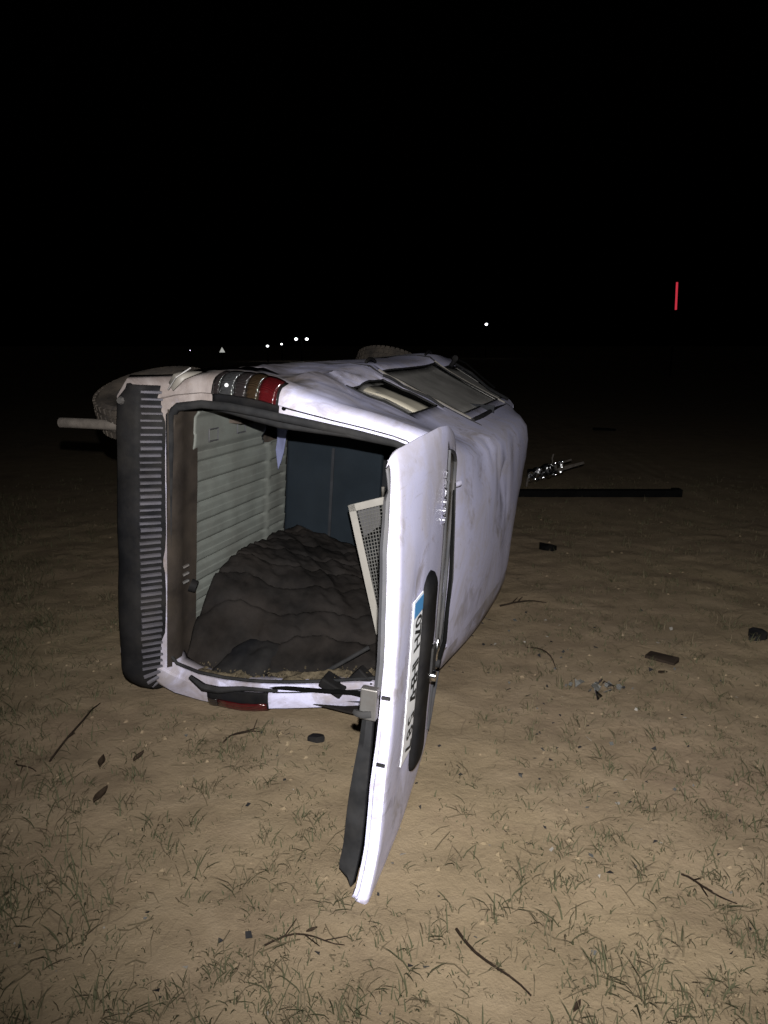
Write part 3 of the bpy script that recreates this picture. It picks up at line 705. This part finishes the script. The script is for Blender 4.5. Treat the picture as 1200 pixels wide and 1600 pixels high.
for i in range(120):
    a = random.uniform(.04, .16); z = random.uniform(.68, 1.60); s = random.uniform(.002, .009)
    rot = Matrix.Rotation(random.uniform(0, 3.1), 3, Vector((random.random(), random.random(), random.random())).normalized())
    m.box((a + a_rear(z), -interp(z, INY) + .022 + random.uniform(-.01, .012), z), (s * 1.8, s * .5, s * .9), rot)
o = m.build('straw_litter', 'straw', None); o.matrix_world = VM; tag(o, 'pale crumbs of dirt and straw spilled along the tailgate frame', kind='stuff')
m = MB(); rws = []
for i in range(17):
    row = []
    for j in range(13):
        z = lerp(.76, 1.02, i / 16); a = lerp(.08, .30, j / 12)
        e_ = math.sin(math.pi * i / 16) ** .5 * math.sin(math.pi * j / 12) ** .5
        row.append((a + .02 * fbm(z * 8, j, 1, 2), -.665 + .18 * ss(.05, .5, a) + .055 * e_ + .022 * e_ * fbm(z * 14, a * 14, 3, 3), z + .05 * (j / 12)))
    rws.append(row)
m.grid(rws); vmesh(m, 'black_bag', 'black_plastic', 'crumpled black bag beside the lower tail light inside the opening', 'bag', smooth=70, solid=.003)
# mesh guard panel leaning at the roof side
A, B, D_ = Vector((.42, .185, 1.31)), Vector((.30, -.41, 1.535)), Vector((.46, .25, 1.50))
E2 = B + (D_ - A) * .55
mg = vthing('mesh_guard', 'loose wire mesh guard with a cream metal edge strip leaning inside the roof', 'mesh panel', (A + B) / 2)
off = -((A + B) / 2)
def mgb(mb, name, mat, **k): mb.v = [tuple(Vector(p) + off) for p in mb.v]; return mb.build(name, mat, mg, **k)
m = MB(); side_v = (D_ - A).normalized() * .034; nv = (B - A).cross(D_ - A).normalized() * .006
m.hexa([A, A + side_v, B + side_v, B], [A + nv, A + side_v + nv, B + side_v + nv, B + nv]); mgb(m, 'edge_strip', 'cream')
m = MB(); dn = (B - A).normalized() * .035
m.hexa([A, D_, D_ + dn, A + dn], [A + nv, D_ + nv, D_ + dn + nv, A + dn + nv]); mgb(m, 'top_strip', 'cream')
def pq(u, v): return A.lerp(B, u).lerp(D_.lerp(E2, u), v)
nu, nv_ = 38, 12
for i in range(nu + 1):
    m = MB(); m.tube([pq(i / nu, .05), pq(i / nu, 1)], .0028, 5); mgb(m, 'wire', 'wire_grey')
for j in range(1, nv_ + 1):
    m = MB(); m.tube([pq(0, j / nv_), pq(1, j / nv_)], .0028, 5); mgb(m, 'wire', 'wire_grey')
m = MB(); m.hexa([pq(.06, .2), pq(.06, .75), pq(.20, .75), pq(.26, .25)], [p - nv * 1.2 for p in (pq(.06, .2), pq(.06, .75), pq(.20, .75), pq(.26, .25))]); mgb(m, 'backing_plate', 'grey_plastic')
m = MB(); m.tube([(.16, -.655, 1.25), (.20, -.56, 1.38), (.26, -.465, 1.515)], .011, 7); vmesh(m, 'black_rod', 'rubber', 'thin black rod sticking up beside the lower roof corner inside', 'rod', smooth=60)
m = MB()
m.box((.10, -.615, 1.40), (.10, .05, .12), Matrix.Rotation(.4, 3, 'X')); m.box((.16, -.59, 1.52), (.06, .09, .10), Matrix.Rotation(.7, 3, 'X')); vmesh(m, 'broken_trim', 'black_plastic', 'broken black plastic trim lying in the lower roof corner inside', 'trim piece', bevel=.008)
m = MB(); rws = [[(1.10 + .02 * math.sin(j), lerp(.30, .62, j / 6) - .02 * i, .60 + .10 * (i / 6) * (.2 + .8 * j / 6)) for j in range(7)] for i in range(7)]
m.grid(rws); vmesh(m, 'blue_cloth', 'blue_cloth', 'scrap of blue cloth hanging at the upper end of the load floor', 'cloth', smooth=60, solid=.003)
# board behind the quarter window
m = MB(); Q = []
for z in (1.15, 1.25, 1.36, 1.465):
    Q.append([Vector((a, side_y(a, z, 1) + dent(a, side_y(a, z, 1), z)[0] - .008, z)) for a in (1.04, 1.15, 1.3, 1.49)])
m.grid(Q); vmesh(m, 'board', 'card', 'cream board wedged in the small rear quarter window', 'board', smooth=60, solid=.006)

# ================================================================== debris on the ground
def gthing(mb, name, mat, label, cat, loc, rz=0, group=None, **k):
    o = mb.build(name, mat, None, **k); o.location = (loc[0], loc[1], gz(loc[0], loc[1]) + (loc[2] if len(loc) > 2 else 0)); o.rotation_euler = (0, 0, rz); tag(o, label, cat, group); return o
m = MB(); m.box((0, 0, .04), (2.5, .12, .08)); m.box((1.2, 0, .085), (.1, .14, .012)); gthing(m, 'black_bar', 'dark_metal', 'long straight black bar lying on the dirt beyond the roof', 'bar', (2.27, 8.95), 0, bevel=.01)
# silver trim piece: crumpled, standing off the ground
sv = empty('crumpled_trim', (2.12, 9.6, .0)); sv.scale = (.74, .78, .80); tag(sv, 'crumpled silver metal trim catching the light beyond the van roof', 'metal trim')
m = MB(); rws = []
for i in range(26):
    t = i / 25; rws.append([(lerp(-.42, .20, t), .06 * fbm(t * 6, j * .7, 3, 2), .16 + .16 * t + (j - 3) * .035 + .035 * fbm(t * 9, j * .9, 5, 2)) for j in range(7)])
m.grid(rws); m.build('foil_strip', 'chrome', sv, smooth=20, solid=.006)
m = MB(); m.tube([(.10, .02, .26), (.35, .02, .33), (.55, .03, .38)], [.035, .03, .022], 6)
m.tube([(-.1, .03, .27), (.1, .04, .36), (.34, .03, .43)], .016, 6); m.tube([(.02, .02, .30), (.0, .0, .46), (.02, .0, .52)], .014, 6)
m.tube([(-.4, .02, .14), (-.42, 0, 0)], .02, 6); m.build('bent_bracket', 'rust', sv, smooth=40)
# broken lamp glass
gl = empty('broken_lamp', (1.12, 3.73, gz(1.12, 3.73))); tag(gl, 'small heap of broken clear lamp glass glinting in the grass', 'broken glass')
random.seed(11)
for i in range(16):
    m = MB(); r_ = random.uniform(.015, .045); n_ = random.choice((3, 4, 5)); pts = [Vector((r_ * random.uniform(.6, 1.2) * math.cos(2 * math.pi * k / n_), r_ * random.uniform(.6, 1.2) * math.sin(2 * math.pi * k / n_), 0)) for k in range(n_)]
    rot = Matrix.Rotation(random.uniform(-1.2, 1.2), 3, 'X') @ Matrix.Rotation(random.uniform(-1, 1), 3, 'Y'); c = Vector((random.gauss(0, .05), random.gauss(0, .045), random.uniform(.01, .04)))
    m.add([rot @ p + c for p in pts], [tuple(range(n_))]); m.build('shard', 'shard_glass' if i % 3 else 'chrome', gl, solid=.003)
# dark planks and plastic
def chip(w, d, h, seed, name, mat, label, cat, loc, rz):
    random.seed(seed); m = MB(); n_ = 7
    top = [Vector((w * .5 * math.cos(2 * math.pi * k / n_ + .3) * random.uniform(.55, 1.25), d * .5 * math.sin(2 * math.pi * k / n_ + .3) * random.uniform(.8, 1.15), h * random.uniform(.25, 1.0))) for k in range(n_)]
    V = [p * 1.0 for p in top] + [Vector((p.x * 1.02, p.y * 1.02, -.01)) for p in top]
    m.add(V, [tuple(range(n_)), tuple(range(2 * n_ - 1, n_ - 1, -1))] + [(k, k + n_, (k + 1) % n_ + n_, (k + 1) % n_) for k in range(n_)])
    return gthing(m, name, mat, label, cat, loc, rz, bevel=.003)
m = MB(); m.hexa([(-.085, -.04, -.005), (.085, -.05, -.005), (.09, .03, -.005), (-.08, .045, -.005)], [(-.085, -.04, .02), (.085, -.05, .015), (.09, .03, .028), (-.08, .045, .022)]); gthing(m, 'wood_offcut', 'wood', 'flat dark wood offcut in the grass right of the broken glass', 'wood', (1.59, 4.12), R(-38), bevel=.004)
chip(.10, .07, .03, 3, 'plastic_shard', 'black_plastic', 'small black plastic shard on the dirt below the white rear pillar', 'plastic shard', (-.31, 3.22), .1)
chip(.16, .13, .07, 4, 'dark_lump', 'dark_metal', 'dark lump of wreckage on the dirt just beyond the roof', 'wreckage', (1.43, 6.5), .3)
chip(.14, .12, .05, 5, 'dark_scrap', 'black_plastic', 'dark scrap of plastic near the right picture edge', 'plastic scrap', (2.28, 4.42), .5)
chip(.45, .28, .05, 6, 'flat_wreckage', 'dark_metal', 'flat dark piece of wreckage far out on the dim ground', 'wreckage', (4.7, 16.4), -.4)
chip(.07, .03, .012, 8, 'bark_chip', 'leaf', 'little brown bark chip just below the dark wood offcut', 'bark', (1.53, 3.93), .2)
def twig(p, q, r, label, name='twig', forks=0, arch=.02, seed=1):
    r *= .62; random.seed(seed); m = MB(); p = Vector((*p, 0)); q = Vector((*q, 0)); c = (p + q) / 2; nrm = Vector((-(q - p).y, (q - p).x, 0)).normalized()
    pts = []
    for i in range(9):
        t = i / 8; s = p.lerp(q, t) + nrm * .02 * math.sin(t * 5 + seed); pts.append(Vector((s.x - c.x, s.y - c.y, gz(s.x, s.y) + r + arch * math.sin(math.pi * t))))
    m.tube(pts, [r * (1 - .5 * i / 8) for i in range(9)], 6)
    for k in range(forks):
        b = pts[random.randint(2, 6)]; d = (q - p).normalized() * random.uniform(.03, .08) + nrm * random.uniform(-.08, .08) + Vector((0, 0, random.uniform(0, .05)))
        m.tube([b, b + d * .6, b + d], [r * .6, r * .45, r * .25], 5)
    o = m.build(name, 'twig', None, smooth=60); o.location = (c.x, c.y, 0); tag(o, label, 'twig'); return o
twig((-1.42, 3.0), (-1.41, 3.56), .008, 'thin dark twig leaning on the dirt left of the bumper end', forks=1, arch=.06, seed=2)
twig((.22, 2.03), (.39, 1.78), .008, 'straight brown stick on the dirt at the bottom of the picture', forks=0, arch=.008, seed=3)
twig((.80, 5.08), (1.14, 5.12), .012, 'dark twig on the dirt touching the far roof edge', forks=2, arch=.015, seed=4)
twig((.87, 4.30), (.97, 4.00), .007, 'short twig slanting on the dirt between roof edge and glass', forks=0, arch=.03, seed=5)
twig((-.36, 1.98), (-.12, 2.0), .005, 'thin level stem on the dirt low left of the tailgate tip', forks=3, arch=.01, seed=6)
twig((-.72, 3.16), (-.58, 3.28), .006, 'forked twig on the dirt just under the lower tail light', forks=4, arch=.03, seed=7)
twig((1.0, 2.28), (1.14, 2.16), .006, 'bent dark twig among grass at the lower right', forks=3, arch=.02, seed=8)
twig((-1.60, 3.02), (-1.48, 2.92), .006, 'short twig crossing the foot of the leaning twig', forks=1, arch=.02, seed=9)
def leaf(loc, rz, s, label):
    s *= .7
    m = MB(); rws = []
    for i in range(9):
        t = i / 8; w = s * .20 * math.sin(math.pi * min(1, t * .93 + .05)); rws.append([(s * (t - .5), w * k, .012 + .05 * s * (abs(k) ** 1.5) * 3 + .12 * s * (t - .3) ** 2 * 2) for k in (-1, -.5, 0, .5, 1)])
    m.grid(rws); gthing(m, 'dead_leaf', 'leaf', label, 'leaf', loc, rz, smooth=60, solid=.002)
leaf((-1.21, 2.99), 1.7, .11, 'curled brown leaf right of the leaning twig')
leaf((-1.12, 2.73), 1.3, .13, 'long dark curled leaf standing alone on the left dirt')
leaf((.52, 1.74), .9, .06, 'small dark leaf at the bottom right of the long stick')
leaf((-1.06, 3.02), 1.2, .10, 'pale brown leaf beside the curled brown leaf')
leaf((-.22, 2.02), .4, .05, 'tiny dark leaf left of the tailgate tip')

# many small bits of glass and plastic thrown about, too small to pick apart
random.seed(31); fr = MB()
for i in range(190):
    if i < 110: x, y = random.gauss(1.0, .5), random.gauss(3.9, .9)
    else: x, y = random.uniform(-1.2, 1.2), random.uniform(1.7, 3.3)
    r_ = random.uniform(.003, .012) * (.8 + y * .12); n_ = random.choice((3, 4)); t0 = random.random() * 6; rot = Matrix.Rotation(random.uniform(-.7, .7), 3, 'X') @ Matrix.Rotation(random.uniform(-.7, .7), 3, 'Y')
    c = Vector((x, y, gz(x, y) + r_ * .5)); P_ = [rot @ Vector((r_ * random.uniform(.5, 1.4) * math.cos(t0 + 6.283 * k / n_), r_ * random.uniform(.5, 1.4) * math.sin(t0 + 6.283 * k / n_), 0)) for k in range(n_)]
    fr.add([c + p for p in P_] + [c + p + Vector((0, 0, .002)) for p in P_], [tuple(range(n_ - 1, -1, -1)), tuple(range(n_, 2 * n_))] + [(k, (k + 1) % n_, n_ + (k + 1) % n_, n_ + k) for k in range(n_)], random.choice((0, 0, 0, 1, 2)))
fo_ = fr.build('crash_fragments', ['rubber', 'cream', 'shard_glass'], recalc=False); tag(fo_, 'tiny bits of glass and plastic scattered over the dirt', kind='stuff')
# ================================================================== grass and clods
random.seed(21)
gm = MB()
def blade(b, ang, h, lean, w, mi):
    d = Vector((math.cos(ang), math.sin(ang), 0)); s = Vector((-d.y, d.x, 0)) * w; P = []
    for k, (t, ww) in enumerate(((0, 1), (.4, .85), (.75, .55), (1, .0))):
        p = b + d * (lean * h * t ** 1.6) + Vector((0, 0, h * (t - .35 * lean * t * t)))
        P.append((p, ww))
    V = [P[0][0] - s, P[0][0] + s, P[1][0] - s * .85, P[1][0] + s * .85, P[2][0] - s * .55, P[2][0] + s * .55, P[3][0]]
    gm.add(V, [(0, 1, 3, 2), (2, 3, 5, 4), (4, 5, 6)], mi)
LU = U0.normalized()
def under_van(x, y):
    d = Vector((x, y, 0)) - Vector((VO.x, VO.y, 0)); a = d.dot(Fv); u = d.dot(U0)
    return (-.02 < a < 4.1 and .2 < u < 1.98) or (-1.0 < a < .3 and 1.84 < u < 1.97)
def tuft(x, y, n_, h, dry, spread=.02):
    z = gz(x, y) - .003
    for k in range(n_):
        blade(Vector((x + random.gauss(0, spread), y + random.gauss(0, spread), z)), random.uniform(0, 6.28), h * random.uniform(.45, 1.15), random.choice((.35, .6, .9, 1.2)) * random.uniform(.7, 1.1), random.uniform(.0014, .0032), 1 if random.random() < dry else 0)
cnt = 0
while cnt < 7500:
    y = 1.45 + 9.0 * random.random() ** 1.5; x = random.uniform(-.62, .62) * y * 1.15 + .1
    if under_van(x, y): continue
    dens = .30 + .9 * max(0, fbm(x * .9, y * .9, 14, 3)) + .25 * ss(.2, 1.2, x)
    if random.random() > dens: continue
    cnt += 1; big = random.random()
    tuft(x, y, random.randint(2, 6) if big < .80 else random.randint(7, 14), random.uniform(.012, .042) if big < .9 else random.uniform(.045, .09), .4, .010 if big < .75 else .022)
for x, y, n_, h in ((.70, 1.76, 26, .16), (.62, 1.85, 14, .12), (.95, 1.72, 16, .10), (-.80, 1.78, 22, .12), (-.95, 1.95, 18, .14), (-.70, 1.70, 16, .10), (.98, 2.65, 16, .09), (.62, 2.38, 12, .09), (-.30, 2.25, 14, .07), (-.72, 3.05, 12, .10), (.48, 2.3, 12, .09), (.26, 2.32, 14, .10), (1.1, 3.63, 14, .07), (.85, 3.9, 18, .08), (1.75, 4.1, 16, .09), (1.25, 2.9, 20, .10), (-1.2, 2.2, 16, .12), (.28, 2.9, 14, .09), (.55, 2.05, 14, .12)):
    tuft(x, y, int(n_ * .8), h * .75, .4, .03)
cnt = 0
while cnt < 900:    # the greener strip along the left
    y = random.uniform(2.0, 9); x = -.52 * y - .10 + random.gauss(0, .16 + .03 * y) - abs(random.gauss(0, .25))
    if under_van(x, y): continue
    cnt += 1; tuft(x, y, random.randint(5, 14), random.uniform(.04, .11), .35, .035)
go = gm.build('grass', ['grass', 'grass_dry'], recalc=False); tag(go, 'sparse thin grass sprouting from the dry dirt', kind='stuff')
# fallen stems lying flat, and small clods of soil
sm_ = MB(); random.seed(5)
for i in range(520):
    y = 1.45 + 6.5 * random.random() ** 1.5; x = random.uniform(-.6, .6) * y * 1.15
    if under_van(x, y): continue
    a = random.uniform(0, 6.28); L = random.uniform(.02, .13); d = Vector((math.cos(a), math.sin(a), 0)); z = gz(x, y) + .004; c = Vector((x, y, z)); k = random.uniform(-.02, .02); s = Vector((-d.y, d.x, 0))
    sm_.tube([c - d * L / 2, c + s * k + Vector((0, 0, random.uniform(0, .015))), c + d * L / 2], random.uniform(.0009, .0022), 4)
so = sm_.build('fallen_stems', ['grass_dry'], recalc=False); tag(so, 'broken dry stems scattered flat over the dirt', kind='stuff')
so.data.materials[0] = M['grass_dry']
cm = MB()
for i in range(1500):
    y = 1.4 + 7 * random.random() ** 1.6; x = random.uniform(-.6, .6) * y * 1.2
    if under_van(x, y): continue
    r_ = .002 + .010 * random.random() ** 4; n_ = 5; z = gz(x, y)
    t0 = random.random() * 6; V = [Vector((x + r_ * 1.2 * math.cos(t0 + 1.256 * k) * random.uniform(.7, 1.3), y + r_ * 1.2 * math.sin(t0 + 1.256 * k) * random.uniform(.7, 1.3), z + r_ * .2 * random.random())) for k in range(n_)] + [Vector((x + r_ * .5 * math.cos(t0 + 1.256 * k + .5), y + r_ * .5 * math.sin(t0 + 1.256 * k + .5), z + r_ * random.uniform(.6, 1.1))) for k in range(n_)]
    cm.add(V, [(k, (k + 1) % n_, n_ + (k + 1) % n_, n_ + k) for k in range(n_)] + [tuple(range(n_, 2 * n_))])
co = cm.build('clods', 'soil', smooth=40, recalc=False); tag(co, 'small clods of dry soil strewn over the field', kind='stuff')

# ================================================================== far lights
def px_dir(u, v):
    p = R(12.22); x = (u - 600) / 1200; y = -(v - 800) / 1200
    return Vector((x, math.cos(p) + y * math.sin(p), -math.sin(p) + y * math.cos(p)))
def far_point(u, v, dist):
    d = px_dir(u, v); return Vector((0, 0, CAMH)) + d * (dist / d.y)
def street_lamp(pos, r, label, heads=1):
    r *= .78
    e = empty('street_lamp', (pos.x, pos.y, 0)); tag(e, label, 'street lamp', 'street lamps on the far road')
    m = MB(); m.tube([(0, 0, -.2), (0, 0, pos.z * .6), (0, 0, pos.z)], [.10, .08, .06], 8); m.build('pole', 'dark_metal', e, smooth=60)
    for k in range(heads):
        dx = (k - (heads - 1) / 2) * r * 6.5
        m = MB(); m.tube([(0, 0, pos.z - .1), (dx * .6, 0, pos.z + .05), (dx, 0, pos.z + .05)], .04, 6)
        m.tube([(dx - r * 1.3, 0, pos.z + .06 + r * .5), (dx + r * 1.3, 0, pos.z + .06 + r * .5)], r * .7, 8); h = m.build('lamp_head', 'dark_metal', e, smooth=60)
        m = MB(); rr = [(.05, -1), (.6, -.8), (1, 0), (.6, .8), (.05, 1)]; m.tube([(dx, 0, pos.z - .05 + r * b * .8) for a, b in rr], [r * a for a, b in rr], 10); m.build('lamp_glass', 'lamp_white', e, smooth=80)
street_lamp(far_point(418, 540, 90), .20, 'dimmer white street lamp leftmost above the van in the distance')
street_lamp(far_point(440, 537, 95), .16, 'faint small street lamp second from left above the van')
street_lamp(far_point(471, 529, 90), .24, 'twin-headed bright street lamp, brightest above the van', 2)
street_lamp(far_point(760, 506, 110), .28, 'single distant white lamp to the right above the van')
street_lamp(far_point(228, 562, 120) + Vector((0, 0, 4.0)) if False else far_point(297, 547, 140), .10, 'very faint lamp far left above the rear wheel')
# triangular warning sign
p = far_point(347, 547, 60); e = empty('warning_sign', (p.x, p.y, 0)); tag(e, 'small pale triangular road sign on a post far behind the van', 'road sign')
m = MB(); s = .22; m.add([(-s, 0, p.z - s * .8), (s, 0, p.z - s * .8), (0, 0, p.z + s), (-s, .02, p.z - s * .8), (s, .02, p.z - s * .8), (0, .02, p.z + s)], [(0, 1, 2), (5, 4, 3), (0, 3, 4, 1), (1, 4, 5, 2), (2, 5, 3, 0)]); m.build('sign_plate', emit('sign_glow', (.8, .8, .75), .45), e)  # emissive plate: the sign's reflected light is imitated by a glow
m = MB(); m.tube([(0, .05, -.1), (0, .05, p.z)], .03, 6); m.build('post', 'dark_metal', e)
# red lit tube on a mast
p0 = far_point(1056, 484, 45); p1 = far_point(1058, 441, 45)
e = empty('light_mast', (p0.x, p0.y, 0)); tag(e, 'red lit tube on a dark mast standing in the distance at right', 'mast light')
m = MB(); m.tube([(0, .12, -.2), (.03, .12, p1.z + .1)], .05, 8); m.build('mast', 'dark_metal', e, smooth=60)
m = MB(); m.tube([(0, 0, p0.z), (p1.x - p0.x, 0, p1.z)], .06, 8); m.build('light_tube', 'lamp_red', e, smooth=60)
